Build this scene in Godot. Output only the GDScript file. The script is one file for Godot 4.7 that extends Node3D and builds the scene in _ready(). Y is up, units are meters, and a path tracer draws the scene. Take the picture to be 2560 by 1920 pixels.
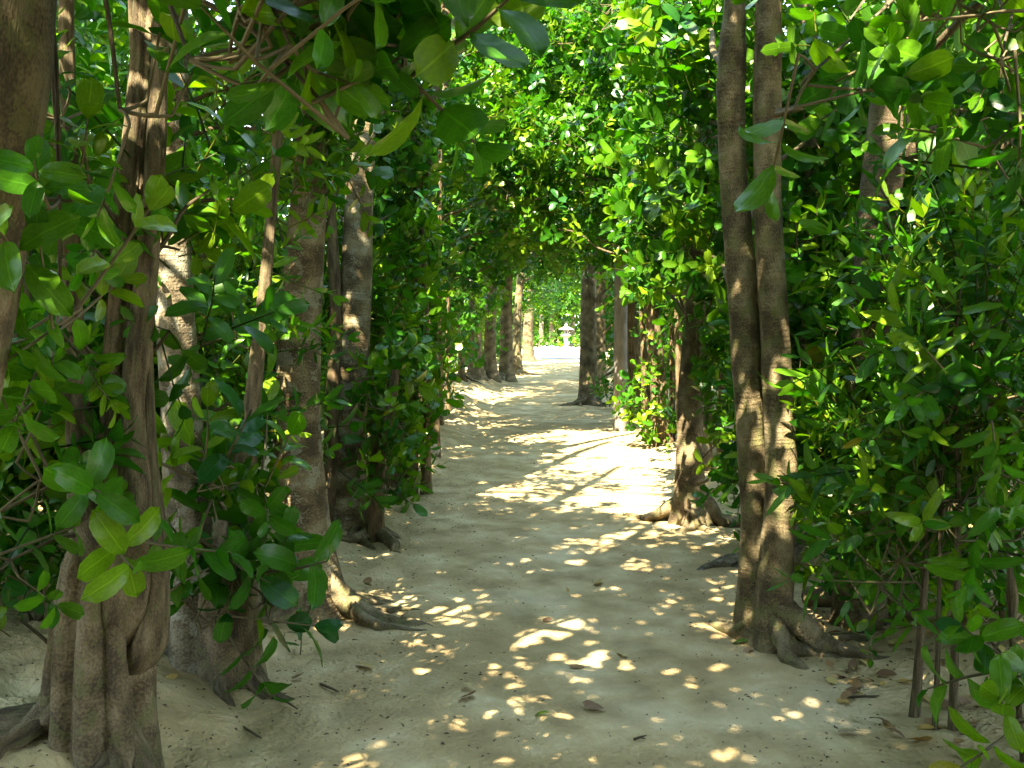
extends Node3D
# A sandy lane under broad-leaved evergreen trees. x right, y up, the lane runs along -z. Metres.

const PITCH := -0.0589
const EYE := Vector3(0, 1.5, 0)
var R := RandomNumberGenerator.new()
var N := FastNoiseLite.new()
var M := {}
var leaf_low := []
var leaf_high := []
var sprigs := {}          # kind -> array of {mesh, leaves:[[Transform3D, variant]]}
var taken := {}
var prints := {}

# ---------------------------------------------------------------- camera rays, ground
func at(x: float, y: float, d: float) -> Vector3:      # photo column/row (1024 x 768) at d metres ahead
	var v := Vector3((x - 512.0) / 1000.0, (384.0 - y) / 1000.0, -1.0).rotated(Vector3.RIGHT, PITCH)
	return EYE + v * (d / -v.z)

func lane(z: float) -> float:                           # centre line of the lane
	return 0.12 + 0.042 * -z

func gh(x: float, z: float) -> float:                   # height of the ground
	var s := x - lane(z)
	var a: float = absf(s)
	var edge: float = 1.2 + 0.22 * N.get_noise_2d(z * 14.0, 40.0 + signf(s) * 90.0)
	var bank: float = smoothstep(edge, edge + 0.75, a)
	var h: float = bank * (0.19 + 0.16 * N.get_noise_2d(x * 30.0, z * 30.0))
	if -z > 46.0:
		h *= clampf(1.0 - (-z - 46.0) / 4.0, 0.0, 1.0)
	var rough: float = 0.006 + 0.05 * bank + 0.03 * smoothstep(0.8, 1.3, a) * (1.0 - bank)
	h += rough * N.get_noise_2d(x * 190.0 + 7.0, z * 150.0)
	h += 0.010 * N.get_noise_2d(x * 55.0 + 300.0, z * 40.0)
	if -z < 13.0 and -z > 2.0: h += dent(x, z)
	h += 0.4 * rough * N.get_noise_2d(x * 620.0 + 99.0, z * 560.0)
	return h

func dent(x: float, z: float) -> float:                  # shallow footprints in the sand
	var h := 0.0
	var cx := floori(x / 0.4)
	var cz := floori(z / 0.4)
	for a in [-1, 0, 1]:
		for b in [-1, 0, 1]:
			for f in prints.get(Vector2i(cx + a, cz + b), []):
				var q: Vector2 = (Vector2(x, z) - f[0]).rotated(f[1])
				var e: float = (q.x * q.x) / 0.0030 + (q.y * q.y) / 0.0185
				if e < 5.0: h += f[2] * (-exp(-e * e * 0.9) + 0.45 * exp(-(e - 1.7) * (e - 1.7) * 2.0))
	return h

func on_ground(x: float, z: float, up := 0.0) -> Vector3:
	return Vector3(x, gh(x, z) + up, z)

func foot(px: float, py: float) -> Vector3:             # where the line of sight meets the ground
	var d := 2.5
	while d < 90.0:
		var p := at(px, py, d)
		if p.y < gh(p.x, p.z):
			return on_ground(p.x, p.z)
		d += 0.02
	return at(px, py, 90.0)

# ---------------------------------------------------------------- mesh collector
class MB:
	var v := PackedVector3Array()
	var n := PackedVector3Array()
	var uv := PackedVector2Array()
	var c := PackedColorArray()
	var i := PackedInt32Array()
	func grid(p: PackedVector3Array, t: PackedVector2Array, rows: int, cols: int, wrap: bool, col := Color.WHITE, cols_c := PackedColorArray()) -> void:
		var b := v.size()
		for r in rows:
			for k in cols:
				var kl: int = (k - 1 + cols - 1) % (cols - 1) if wrap else maxi(k - 1, 0)
				var kr: int = (k + 1) % (cols - 1) if wrap else mini(k + 1, cols - 1)
				var du: Vector3 = p[r * cols + kr] - p[r * cols + kl]
				var dv: Vector3 = p[mini(r + 1, rows - 1) * cols + k] - p[maxi(r - 1, 0) * cols + k]
				var nn: Vector3 = du.cross(dv)
				n.append(nn.normalized() if nn.length_squared() > 1e-16 else Vector3.UP)
		v.append_array(p)
		uv.append_array(t)
		for k in p.size():
			c.append(cols_c[k] if cols_c.size() else col)
		for r in rows - 1:
			for k in cols - 1:
				var a := b + r * cols + k
				i.append_array([a, a + cols, a + 1, a + 1, a + cols, a + cols + 1])
	func put(o: MB, t: Transform3D, tint := Color.WHITE) -> void:
		var b := v.size()
		v.append_array(t * o.v)
		var bn := t.basis.orthonormalized()
		for q in o.n:
			n.append(bn * q)
		uv.append_array(o.uv)
		for q in o.c:
			c.append(q * tint)
		for q in o.i:
			i.append(q + b)
	func mesh(mat: Material) -> ArrayMesh:
		var a := []
		a.resize(Mesh.ARRAY_MAX)
		a[Mesh.ARRAY_VERTEX] = v
		a[Mesh.ARRAY_NORMAL] = n
		a[Mesh.ARRAY_TEX_UV] = uv
		a[Mesh.ARRAY_TEX_UV2] = uv
		a[Mesh.ARRAY_COLOR] = c
		a[Mesh.ARRAY_INDEX] = i
		var m := ArrayMesh.new()
		m.add_surface_from_arrays(Mesh.PRIMITIVE_TRIANGLES, a)
		m.surface_set_material(0, mat)
		return m

# ---------------------------------------------------------------- nodes
func numbered(called: String) -> String:
	var k: int = taken.get(called, -1) + 1
	taken[called] = k
	return called if k == 0 else "%s_%03d" % [called, k]

func tag(o: Node3D, label: String, category: String, group := "", kind := "") -> void:
	if label: o.set_meta("label", label)
	if category: o.set_meta("category", category)
	if group: o.set_meta("group", group)
	if kind: o.set_meta("kind", kind)

func thing(called: String, label: String, category: String, where: Vector3, group := "") -> Node3D:
	var o := Node3D.new()
	o.name = numbered(called)
	add_child(o)
	o.position = where
	tag(o, label, category, group)
	return o

func part(called: String, mesh: Mesh, parent: Node, t := Transform3D.IDENTITY) -> MeshInstance3D:
	var o := MeshInstance3D.new()
	o.name = called
	o.mesh = mesh
	o.transform = t
	parent.add_child(o, true)
	return o

func solo(called: String, mesh: Mesh, where: Vector3, label: String, category: String, group := "") -> MeshInstance3D:
	var o := part(numbered(called), mesh, self, Transform3D(Basis(), where))
	tag(o, label, category, group)
	return o

# ---------------------------------------------------------------- materials
func noise_tex(size: int, freq: float, stops: Array, oct := 4, sd := 1, normal := 0.0, kind := FastNoiseLite.TYPE_SIMPLEX_SMOOTH, ridged := false, warp := 0.0) -> NoiseTexture2D:
	var f := FastNoiseLite.new()
	f.noise_type = kind
	f.frequency = freq
	f.fractal_octaves = oct
	f.seed = sd
	if ridged: f.fractal_type = FastNoiseLite.FRACTAL_RIDGED
	if warp > 0.0:
		f.domain_warp_enabled = true
		f.domain_warp_amplitude = warp
		f.domain_warp_frequency = freq
	var t := NoiseTexture2D.new()
	t.width = size
	t.height = size
	t.seamless = true
	t.noise = f
	if stops.size():
		var g := Gradient.new()
		g.offsets = PackedFloat32Array(stops.map(func(s): return s[0]))
		g.colors = PackedColorArray(stops.map(func(s): return s[1]))
		t.color_ramp = g
	if normal > 0.0:
		t.as_normal_map = true
		t.bump_strength = normal
	return t

func srgb(r: float, g: float, b: float, a := 1.0) -> Color:
	var k := Color(r, g, b).linear_to_srgb()
	k.a = a
	return k

func noise_bytes(freq: float, w: int, h: int, sd: int, oct := 4, ridged := false) -> PackedByteArray:
	var f := FastNoiseLite.new()
	f.noise_type = FastNoiseLite.TYPE_SIMPLEX_SMOOTH
	f.frequency = freq
	f.fractal_octaves = oct
	f.seed = sd
	if ridged: f.fractal_type = FastNoiseLite.FRACTAL_RIDGED
	var im := f.get_seamless_image(w, h)
	if w != 512 or h != 1024: im.resize(512, 1024, Image.INTERPOLATE_CUBIC)
	im.convert(Image.FORMAT_L8)
	return im.get_data()

# blotches, fine speckle, wrinkles across (rings) or along (fibres) the stem, and patches of lichen or moss
func bark(dark: Color, mid: Color, pale: Color, patch: Color, share: float, sd: int, fibres := 0.0) -> StandardMaterial3D:
	var a := noise_bytes(0.006, 512, 1024, sd, 5)
	var b := noise_bytes(0.09, 512, 1024, sd + 1, 3)
	var c := noise_bytes(0.05, 40, 1024, sd + 2, 4)
	var v := noise_bytes(0.05, 512, 90, sd + 3, 4, true)
	var l := noise_bytes(0.008, 512, 1024, sd + 4, 6)
	var col := PackedByteArray()
	var rel := PackedByteArray()
	col.resize(512 * 1024 * 3)
	rel.resize(512 * 1024)
	for k in 512 * 1024:
		var ring: float = (c[k] - 128) / 128.0
		var fib: float = (v[k] - 128) / 128.0
		var line := lerpf(ring, fib, fibres)
		var t: float = 0.5 + (a[k] - 128) / 150.0 + (b[k] - 128) / 260.0 + line * 0.15
		var crack: float = clampf((v[k] - 196) / 40.0, 0.0, 1.0) * clampf((a[k] - 90) / 60.0, 0.0, 1.0)
		t -= 0.35 * crack
		var q: Color = dark.lerp(mid, clampf(t * 2.0, 0, 1)) if t < 0.5 else mid.lerp(pale, clampf(t * 2.0 - 1.0, 0, 1))
		var m: float = clampf((l[k] / 255.0 + (b[k] - 128) / 900.0 - 0.62 + share) * 9.0, 0.0, 0.55)
		q = q.lerp(patch, m)
		col[k * 3] = int(clampf(q.r * 255.0, 0, 255))
		col[k * 3 + 1] = int(clampf(q.g * 255.0, 0, 255))
		col[k * 3 + 2] = int(clampf(q.b * 255.0, 0, 255))
		rel[k] = int(clampf(128.0 + line * 55.0 + (b[k] - 128) * 0.35 + (a[k] - 128) * 0.25 - crack * 70.0, 0, 255))
	var mat := StandardMaterial3D.new()
	mat.albedo_texture = ImageTexture.create_from_image(Image.create_from_data(512, 1024, false, Image.FORMAT_RGB8, col))
	mat.heightmap_enabled = true
	mat.heightmap_texture = ImageTexture.create_from_image(Image.create_from_data(512, 1024, false, Image.FORMAT_L8, rel))
	mat.heightmap_scale = 0.8
	mat.uv1_scale = Vector3(1.0 + fibres, 0.8, 1)
	mat.roughness = 0.82
	mat.metallic_specular = 0.35
	return mat

func leaf_print() -> Texture2D:                            # pale midrib, faint side veins, blotches, a few brown spots
	var im := Image.create(128, 256, false, Image.FORMAT_RGB8)
	var f := FastNoiseLite.new()
	f.frequency = 0.03
	f.seed = 77
	for y in 256:
		for x in 128:
			var u := absf(x - 63.5) / 64.0
			var g := 0.80 + 0.10 * f.get_noise_2d(x * 1.5, y) + 0.06 * f.get_noise_2d(x * 6.0, y * 6.0)
			g += 0.05 * maxf(0.0, sin((y + u * 46.0) * 0.42)) * (1.0 - u)
			var c := Color(g, g, g)
			if u < 0.045: c = Color(1.0, 0.97, 1.0)
			var spot := f.get_noise_2d(x * 2.2 + 500.0, y * 2.2)
			if spot > 0.62: c = c.lerp(Color(1.0, 0.55, 0.9), 0.7)
			im.set_pixel(x, y, c)
	return ImageTexture.create_from_image(im)

func leaf_mat(tint: Color) -> StandardMaterial3D:
	var m := StandardMaterial3D.new()
	m.albedo_texture = M.leaf_print
	m.albedo_color = tint
	m.vertex_color_use_as_albedo = true
	m.roughness = 0.32
	m.metallic_specular = 0.42
	m.backlight_enabled = true
	m.backlight = Color(0.88, 1.0, 0.32)
	m.cull_mode = BaseMaterial3D.CULL_DISABLED
	return m

func plain(c: Color, rough := 0.85) -> StandardMaterial3D:
	var m := StandardMaterial3D.new()
	m.albedo_color = c
	m.roughness = rough
	return m

const TINTS := [[0.044, 0.185, 0.011], [0.072, 0.250, 0.012], [0.128, 0.325, 0.012], [0.225, 0.405, 0.014], [0.030, 0.150, 0.022], [0.42, 0.36, 0.02]]

func pick_tint() -> int:                                # one mix of young and old leaves everywhere
	var k := R.randf()
	if k < 0.20: return 3
	if k < 0.50: return 2
	if k < 0.78: return 1
	return 0 if k < 0.94 else 4

func materials() -> void:
	M.bark_olive = bark(srgb(0.056, 0.043, 0.022), srgb(0.120, 0.094, 0.048), srgb(0.20, 0.165, 0.095), srgb(0.110, 0.116, 0.038), 0.03, 11)
	M.bark_tan = bark(srgb(0.060, 0.045, 0.023), srgb(0.132, 0.100, 0.050), srgb(0.215, 0.175, 0.098), srgb(0.28, 0.28, 0.205), 0.0, 19)
	M.bark_brown = bark(srgb(0.052, 0.039, 0.022), srgb(0.112, 0.085, 0.047), srgb(0.185, 0.148, 0.087), srgb(0.108, 0.113, 0.045), 0.0, 12, 0.3)
	M.bark_grey = bark(srgb(0.060, 0.048, 0.029), srgb(0.125, 0.102, 0.061), srgb(0.21, 0.18, 0.118), srgb(0.28, 0.285, 0.225), 0.02, 13)
	M.bark_red = bark(srgb(0.054, 0.036, 0.020), srgb(0.118, 0.080, 0.042), srgb(0.19, 0.138, 0.076), srgb(0.110, 0.110, 0.045), 0.0, 14, 0.8)
	M.bark_fibrous = bark(srgb(0.052, 0.039, 0.022), srgb(0.112, 0.084, 0.046), srgb(0.185, 0.147, 0.086), srgb(0.108, 0.114, 0.042), 0.03, 15, 0.8)
	M.twig = plain(srgb(0.105, 0.085, 0.04))
	M.leaf_print = leaf_print()
	M.leaf_base = leaf_mat(Color.WHITE)
	M.leaf = TINTS.map(func(t): return leaf_mat(srgb(t[0], t[1], t[2])))
	var s := StandardMaterial3D.new()
	s.albedo_texture = noise_tex(1024, 0.006, [[0.0, srgb(0.22, 0.165, 0.082)], [0.4, srgb(0.355, 0.272, 0.138)], [0.6, srgb(0.41, 0.32, 0.168)], [1.0, srgb(0.54, 0.45, 0.28)]], 9, 51)
	s.uv1_triplanar = true
	s.uv1_world_triplanar = true
	s.uv1_scale = Vector3.ONE * 0.47
	s.heightmap_enabled = true
	s.heightmap_texture = noise_tex(1024, 0.06, [], 6, 52)
	s.heightmap_scale = 1.0
	s.roughness = 0.95
	s.metallic_specular = 0.25
	s.detail_enabled = true
	s.detail_blend_mode = BaseMaterial3D.BLEND_MODE_MIX
	s.detail_uv_layer = BaseMaterial3D.DETAIL_UV_2
	s.uv2_triplanar = true
	s.uv2_world_triplanar = true
	s.uv2_scale = Vector3(0.11, 0.11, 0.17)
	s.detail_albedo = noise_tex(1024, 0.006, [[0.0, srgb(0.25, 0.18, 0.085, 0.55)], [0.36, srgb(0.27, 0.20, 0.095, 0.42)], [0.52, srgb(0.3, 0.22, 0.11, 0.0)], [0.62, srgb(0.6, 0.5, 0.33, 0.0)], [0.85, srgb(0.62, 0.53, 0.36, 0.4)], [1.0, srgb(0.62, 0.53, 0.36, 0.5)]], 8, 57)
	M.sand = s

# ---------------------------------------------------------------- leaves and sprigs
func leaf_mb(kind: String, variant: int, high: bool) -> MB:
	var rows := 8 if high else 5
	var half := 2 if high else 1
	var cols := half * 2 + 1
	var bend: float = [0.12, 0.30, -0.10, 0.42][variant]
	var fold: float = [0.16, 0.28, 0.10, 0.22][variant]
	var twist: float = [0.12, -0.25, 0.3, -0.1][variant]
	var w: float = [0.29, 0.25, 0.32, 0.27][variant]
	if kind == "narrow": w = [0.18, 0.14, 0.21, 0.16][variant]
	var p := PackedVector3Array()
	var t := PackedVector2Array()
	var cc := PackedColorArray()
	for r in rows:
		var s := float(r) / (rows - 1)
		if not high: s = [0.0, 0.2, 0.55, 0.86, 1.0][r]
		var wide: float = w * pow(s, 0.62) * pow(1.0 - s, 0.40) * 1.9
		if kind == "narrow": wide = w * pow(s, 0.6) * pow(1.0 - s, 0.7) * 2.4
		wide = maxf(wide, 0.012)
		for k in cols:
			var u := float(k - half) / half
			var q := Vector3(u * wide, s, -bend * s * s + fold * absf(u) * wide + 0.012 * sin(s * 17.0 + u * 3.0))
			q = Vector3(q.x * cos(twist * s) - q.z * sin(twist * s) * 0.6, q.y, q.z + q.x * sin(twist * s))
			p.append(q)
			t.append(Vector2(u * 0.5 + 0.5, s))
			var rib := k == half
			cc.append(Color(1.15, 1.1, 1.1) if rib else Color.WHITE)
	var b := MB.new()
	b.grid(p, t, rows, cols, false, Color.WHITE, cc)
	return b

func make_sprigs() -> void:
	for kind in ["broad", "narrow"]:
		var low := []
		var high := []
		for k in 4:
			low.append(leaf_mb(kind, k, false))
			high.append(leaf_mb(kind, k, true).mesh(null))
		sprigs[kind + "_leaf"] = high
		var list := []
		for k in 6:
			var leaves := []
			var pairs := R.randi_range(4, 5) if kind == "broad" else 6
			var spin := R.randf() * TAU
			var b := MB.new()
			var long := 0.20 if kind == "broad" else 0.34
			var tw := tube_mb([Vector3(0, -0.06, 0), Vector3(0.006, long * 0.5, 0.004), Vector3(0, long, 0)], [0.0042, 0.0034, 0.002], 3, 1)
			b.put(tw, Transform3D.IDENTITY, Color(1.7, 0.5, 1.4))
			for q in pairs:
				var f := float(q) / (pairs - 1)
				spin += PI / 2 + R.randf_range(-0.35, 0.35)
				for side in 2:
					if R.randf() < 0.09: continue
					var az := spin + side * PI + R.randf_range(-0.2, 0.2)
					var pol := lerpf(1.35, 0.55, f) + R.randf_range(-0.38, 0.38)
					var out := Vector3(cos(az), 0, sin(az))
					var d := out * sin(pol) + Vector3.UP * cos(pol)
					var nn := -out * cos(pol) + Vector3.UP * sin(pol)
					var size := R.randf_range(0.075, 0.130) * (0.8 if f > 0.9 else 1.0)
					if kind == "narrow": size = R.randf_range(0.06, 0.13)
					var h := long * lerpf(0.25, 1.0, f)
					var v := R.randi() % 4
					var x := Transform3D(Basis(d.cross(nn) * size, d * size, nn * size), Vector3(0, h, 0) + out * 0.004)
					leaves.append([x, v])
					b.put(low[v], x)
			list.append({"mesh": b.mesh(M.leaf_base), "leaves": leaves})
		sprigs[kind] = list

# ---------------------------------------------------------------- tubes: trunks, branches, roots
func smooth(pts: Array, rad: Array, steps: int) -> Array:
	var p := []
	var r := []
	for k in pts.size() - 1:
		var a: Vector3 = pts[maxi(k - 1, 0)]
		var b: Vector3 = pts[k]
		var c: Vector3 = pts[k + 1]
		var d: Vector3 = pts[mini(k + 2, pts.size() - 1)]
		for s in steps:
			var f := float(s) / steps
			p.append(b.cubic_interpolate(c, a, d, f))
			r.append(lerpf(rad[k], rad[k + 1], f))
	p.append(pts[-1])
	r.append(rad[-1])
	return [p, r]

func tube_mb(pts: Array, rad: Array, sides: int, steps: int, rough := 0.0, flare := 0.0, lobes := 4, knots: Array = [], flute := 0.0, sd := 0.0) -> MB:
	var sm := smooth(pts, rad, steps)
	var P: Array = sm[0]
	var Q: Array = sm[1]
	var out := PackedVector3Array()
	var t := PackedVector2Array()
	var along := 0.0
	var side := Vector3.RIGHT
	for k in P.size():
		var dir: Vector3 = (P[mini(k + 1, P.size() - 1)] - P[maxi(k - 1, 0)]).normalized()
		side = (side - dir * side.dot(dir)).normalized()
		var other := dir.cross(side)
		if k: along += P[k].distance_to(P[k - 1])
		for s in sides + 1:
			var th := TAU * (s % sides) / sides
			var o: Vector3 = side * cos(th) + other * sin(th)
			var r: float = Q[k]
			var g := 1.0
			if flare > 0.0:
				var e := exp(-maxf(along - 0.12, 0.0) / 0.22)
				g += flare * e * (0.55 + 0.75 * pow(0.5 + 0.5 * cos(th * lobes + sd + 0.6 * sin(th + sd)), 1.5)) + 0.10 * exp(-along / 0.9)
			if flute > 0.0:
				g += flute * exp(-along / 2.2) * (absf(sin(th * lobes * 0.5 + sd + 0.5 * sin(along * 1.7))) - 0.6) + flute * 0.4 * N.get_noise_3d(cos(th) * 70.0 + sd * 20.0, sin(th) * 70.0, along * 45.0)
			if rough > 0.0:
				g += rough * 1.4 * N.get_noise_3d(o.x * 45.0 + sd * 31.0, along * 45.0, o.z * 45.0 + o.y * 20.0) + rough * (0.055 * N.get_noise_3d(o.x * 130.0, along * 260.0 + sd * 77.0, o.z * 130.0) + 0.02 * N.get_noise_3d(o.x * 90.0, along * 1500.0, o.z * 90.0 + sd * 10.0)) / maxf(r, 0.03)
			for kn in knots:
				var dt: float = wrapf(th - kn[0], -PI, PI) * r
				var dh: float = along - kn[1]
				var q: float = (dt * dt + dh * dh * 0.6) / (kn[2] * kn[2])
				if q < 6.0:
					g += kn[3] * (exp(-q) - 0.75 * exp(-q * 5.0))
			out.append(P[k] + o * r * g)
			t.append(Vector2(float(s) / sides, along))
	var b := MB.new()
	b.grid(out, t, P.size(), sides + 1, true)
	for e in 2:                                            # close both ends
		var row: int = 0 if e == 0 else P.size() - 1
		var c := b.v.size()
		b.v.append(P[row])
		b.n.append((P[0] - P[1]).normalized() if e == 0 else (P[-1] - P[-2]).normalized())
		b.uv.append(Vector2(0.5, 0))
		b.c.append(Color.WHITE)
		for s in sides:
			if e == 0: b.i.append_array([c, row * (sides + 1) + s, row * (sides + 1) + s + 1])
			else: b.i.append_array([c, row * (sides + 1) + s + 1, row * (sides + 1) + s])
	return b

func shifted(pts: Array, base: Vector3) -> Array:
	return pts.map(func(p): return p - base)

# a trunk seen at d metres: rows of [column, row, width] in the photograph from the ground up, then on to `top` metres
func stem_points(d: float, rows: Array, top: float, lean := 0.0) -> Array:
	var pts := []
	var rad := []
	var b := at(rows[0][0], rows[0][1], d)
	pts.append(Vector3(b.x, gh(b.x, b.z) - 0.22, b.z))
	rad.append(rows[0][2] * d / 2000.0)
	for r in rows:
		var p := at(r[0], r[1], d)
		if p.y < pts[0].y + 0.34 or p.y < pts[-1].y + 0.12: continue
		p.z += lean * p.y
		pts.append(p)
		rad.append(r[2] * d / 2000.0)
	var q: Vector3 = pts[-1]
	var dir: Vector3 = (pts[-1] - pts[-2]).normalized()
	while q.y < top:
		dir = (dir + Vector3(R.randf_range(-0.08, 0.08), 0.1, R.randf_range(-0.08, 0.08))).normalized()
		q += dir * clampf(top - q.y, 0.15, 0.8)
		pts.append(q)
		rad.append(maxf(rad[-1] * 0.88, 0.02))
	return [pts, rad]

func near_on(stem: Array, h: float) -> Vector3:
	var pts: Array = stem[0]
	for k in pts.size() - 1:
		if pts[k + 1].y >= h:
			return pts[k].lerp(pts[k + 1], clampf((h - pts[k].y) / maxf(pts[k + 1].y - pts[k].y, 0.01), 0, 1))
	return pts[-1]

func knots_for(n: int, hi: float) -> Array:
	var a := []
	for k in n:
		a.append([R.randf() * TAU, R.randf_range(0.3, hi), R.randf_range(0.035, 0.07), R.randf_range(0.10, 0.22)])
	return a

func trunk_part(tree: Node3D, stem: Array, mat: Material, sides: int, step: float, called := "trunk", flare := 0.5, flute := 0.0, lobes := 5) -> void:
	var base := tree.position
	var length := 0.0
	for k in stem[0].size() - 1: length += stem[0][k].distance_to(stem[0][k + 1])
	var steps: int = maxi(2, int(length / (stem[0].size() - 1) / step))
	part(called, tube_mb(shifted(stem[0], base), stem[1], sides, steps, 0.085, flare, lobes, knots_for(int(length * 1.3), length) if sides > 16 else [], flute, R.randf() * 6.0).mesh(mat), tree)

func root_part(tree: Node3D, from: Vector3, angle: float, length: float, r: float, mat: Material, drop := 0.18) -> void:
	var pts := []
	var rad := []
	var a := angle
	var p := Vector3(from.x, 0, from.z)
	var n := 7
	for k in n:
		var f := float(k) / (n - 1)
		var y: float = gh(p.x, p.z) + lerpf(drop, 0.0, minf(1.0, f * 2.6)) + r * (0.55 - 1.15 * f * f)
		pts.append(Vector3(p.x, y, p.z))
		rad.append(r * (1.0 - 0.68 * f))
		a += R.randf_range(-0.5, 0.5)
		p += Vector3(cos(a), 0, -sin(a)) * length / (n - 1)
	if r > 0.05:
		var b: Vector3 = pts[2]
		var q := [b]
		var side := a + (0.9 if R.randf() < 0.5 else -0.9)
		for k in 4:
			b += Vector3(cos(side), 0, -sin(side)) * length * 0.17
			side += R.randf_range(-0.4, 0.4)
			q.append(Vector3(b.x, gh(b.x, b.z) + r * (0.3 - 0.22 * k), b.z))
		part("root", tube_mb(shifted(q, tree.position), [r * 0.6, r * 0.5, r * 0.42, r * 0.34, r * 0.25], 12, 5, 0.34, 0.0, 4, [], 0.0, R.randf() * 9.0).mesh(mat), tree)
	part("root", tube_mb(shifted(pts, tree.position), rad, 14, 6, 0.34, 0.0, 4, [], 0.0, R.randf() * 9.0).mesh(mat), tree)

func branch_part(tree: Node3D, a: Vector3, b: Vector3, r: float, mat: Material, sag := 0.1, called := "branch", sides := 7) -> void:
	var d := b - a
	var pts := [a]
	for f in [0.25, 0.5, 0.75]:
		pts.append(a + d * f + Vector3(R.randf_range(-1, 1), R.randf_range(-0.5, 0.5), R.randf_range(-1, 1)) * d.length() * 0.04 + Vector3.UP * sag * d.length() * 4.0 * f * (1.0 - f))
	pts.append(b)
	part(called, tube_mb(shifted(pts, tree.position), [r, r * 0.85, r * 0.68, r * 0.52, maxf(r * 0.36, 0.004)], sides, 4, 0.1, 0.0, 4, [], 0.0, R.randf() * 9.0).mesh(mat), tree)

# ---------------------------------------------------------------- foliage
func clear_of_lane(p: Vector3) -> bool:
	var s := p.x - lane(p.z)
	var d := -p.z
	if d < 3.2: return p.y > 2.9 + 0.2 * d or absf(s) > 1.3
	if d < 11.5: return s < -1.0 - 0.02 * d or s > (0.45 if d > 6.0 and p.y > 1.75 else 0.92)
	if d > 44.0: return absf(s) > 2.6 or p.y > 4.5
	return absf(s) > 1.0 + 0.25 * N.get_noise_1d(d * 40.0) or p.y > 2.2 + 0.5 * N.get_noise_2d(d * 30.0, p.x * 60.0) + 0.012 * d

# foliage of one tree: clumps are [centre, radii, count, brightness]; the largest sprigs in view are split into single leaves
func foliage(tree: Node3D, clumps: Array, kind: String, single: int, scale := 1.0, guard := true) -> void:
	var list: Array = sprigs[kind]
	var all := []
	for c in clumps:
		var o: Vector3 = c[0]
		var rr: Vector3 = c[1]
		var tone := 1.0
		for k in int(c[2]):
			var u := Vector3(R.randfn(), R.randfn(), R.randfn()).normalized()
			var f := pow(R.randf(), 0.42)
			var p := o + u * rr * f
			if guard and not clear_of_lane(p): continue
			if p.y < gh(p.x, p.z) + 0.12: continue
			var up := (u * 0.75 + Vector3.UP * 0.42 + Vector3(R.randfn(), R.randfn(), R.randfn()) * 0.42).normalized()
			var x := up.cross(Vector3(R.randfn(), R.randfn(), R.randfn())).normalized()
			var s := scale * R.randf_range(0.6, 1.3)
			all.append([Transform3D(Basis(x, up, x.cross(up)) * s, p), R.randi() % list.size(), pick_tint(), tone, o])
	var take := {}
	if single > 0:
		var seen := []
		for k in all.size():
			var p: Vector3 = all[k][0].origin
			var q := (p - EYE).rotated(Vector3.RIGHT, -PITCH)
			if q.z < -0.5 and absf(q.x / q.z) < 0.55 and absf(q.y / q.z) < 0.42:
				seen.append([-q.z, k])
		seen.sort_custom(func(a, b): return a[0] < b[0])
		var left := single
		var sticks := MB.new()
		for e in seen:
			var s: Dictionary = list[all[e[1]][1]]
			if s.leaves.size() > left: break
			left -= s.leaves.size()
			take[e[1]] = true
			var t: Transform3D = all[e[1]][0]
			for l in s.leaves:
				var tint: int = all[e[1]][2] if R.randf() < 0.8 else pick_tint()
				if R.randf() < 0.004: tint = 5
				var o := part("leaf", sprigs[kind + "_leaf"][l[1]], tree, Transform3D(Basis(), -tree.position) * t * (l[0] as Transform3D))
				o.material_override = M.leaf[tint]
			var w := tube_mb([Vector3(0, -0.08, 0), Vector3(0.006, 0.1, 0.004), Vector3(0, 0.2, 0)], [0.0044, 0.0036, 0.002], 4, 1)
			sticks.put(w, Transform3D(Basis(), -tree.position) * t)
			var hub: Vector3 = all[e[1]][4]
			var tip: Vector3 = t * Vector3(0, -0.08, 0)
			if hub.distance_to(tip) > 0.03:
				var bow: Vector3 = hub.lerp(tip, 0.55) + t.basis.y.normalized() * -0.06 * hub.distance_to(tip)
				sticks.put(tube_mb(shifted([hub, bow, tip], tree.position), [0.005, 0.0042, 0.0036], 4, 3), Transform3D.IDENTITY)
		if sticks.v.size():
			var o := part("twig_tips", sticks.mesh(M.twig), tree)
			o.set_meta("kind", "stuff")
	for v in list.size():
		var idx := []
		for k in all.size():
			if all[k][1] == v and not take.has(k): idx.append(k)
		if idx.is_empty(): continue
		var mm := MultiMesh.new()
		mm.transform_format = MultiMesh.TRANSFORM_3D
		mm.use_colors = true
		mm.mesh = list[v].mesh
		mm.instance_count = idx.size()
		for k in idx.size():
			var e: Array = all[idx[k]]
			var t: Transform3D = e[0]
			t.origin -= tree.position
			mm.set_instance_transform(k, t)
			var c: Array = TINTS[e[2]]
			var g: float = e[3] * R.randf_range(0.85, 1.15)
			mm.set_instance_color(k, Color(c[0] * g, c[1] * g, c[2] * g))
		var o := MultiMeshInstance3D.new()
		o.name = "foliage"
		o.multimesh = mm
		o.set_meta("kind", "stuff")
		tree.add_child(o, true)

# clumps spread over a crown that stands round a stem from h0 to h1, leaning over the lane
func crown(stem: Array, h0: float, h1: float, reach: float, n: int, each: int, bright: float, toward := 0.0, size := 0.55) -> Array:
	var a := []
	for k in n:
		var h := lerpf(h0, h1, (k + R.randf()) / n)
		var p := near_on(stem, h)
		var ang := R.randf() * TAU
		var r := reach * sqrt(R.randf()) * (1.0 if h < h1 - 1.0 else 0.7)
		var c := p + Vector3(cos(ang) * r + toward * R.randf(), R.randf_range(-0.1, 0.4), sin(ang) * r)
		a.append([c, Vector3(size, size * 0.75, size) * R.randf_range(0.75, 1.25), each, bright])
	return a

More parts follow.
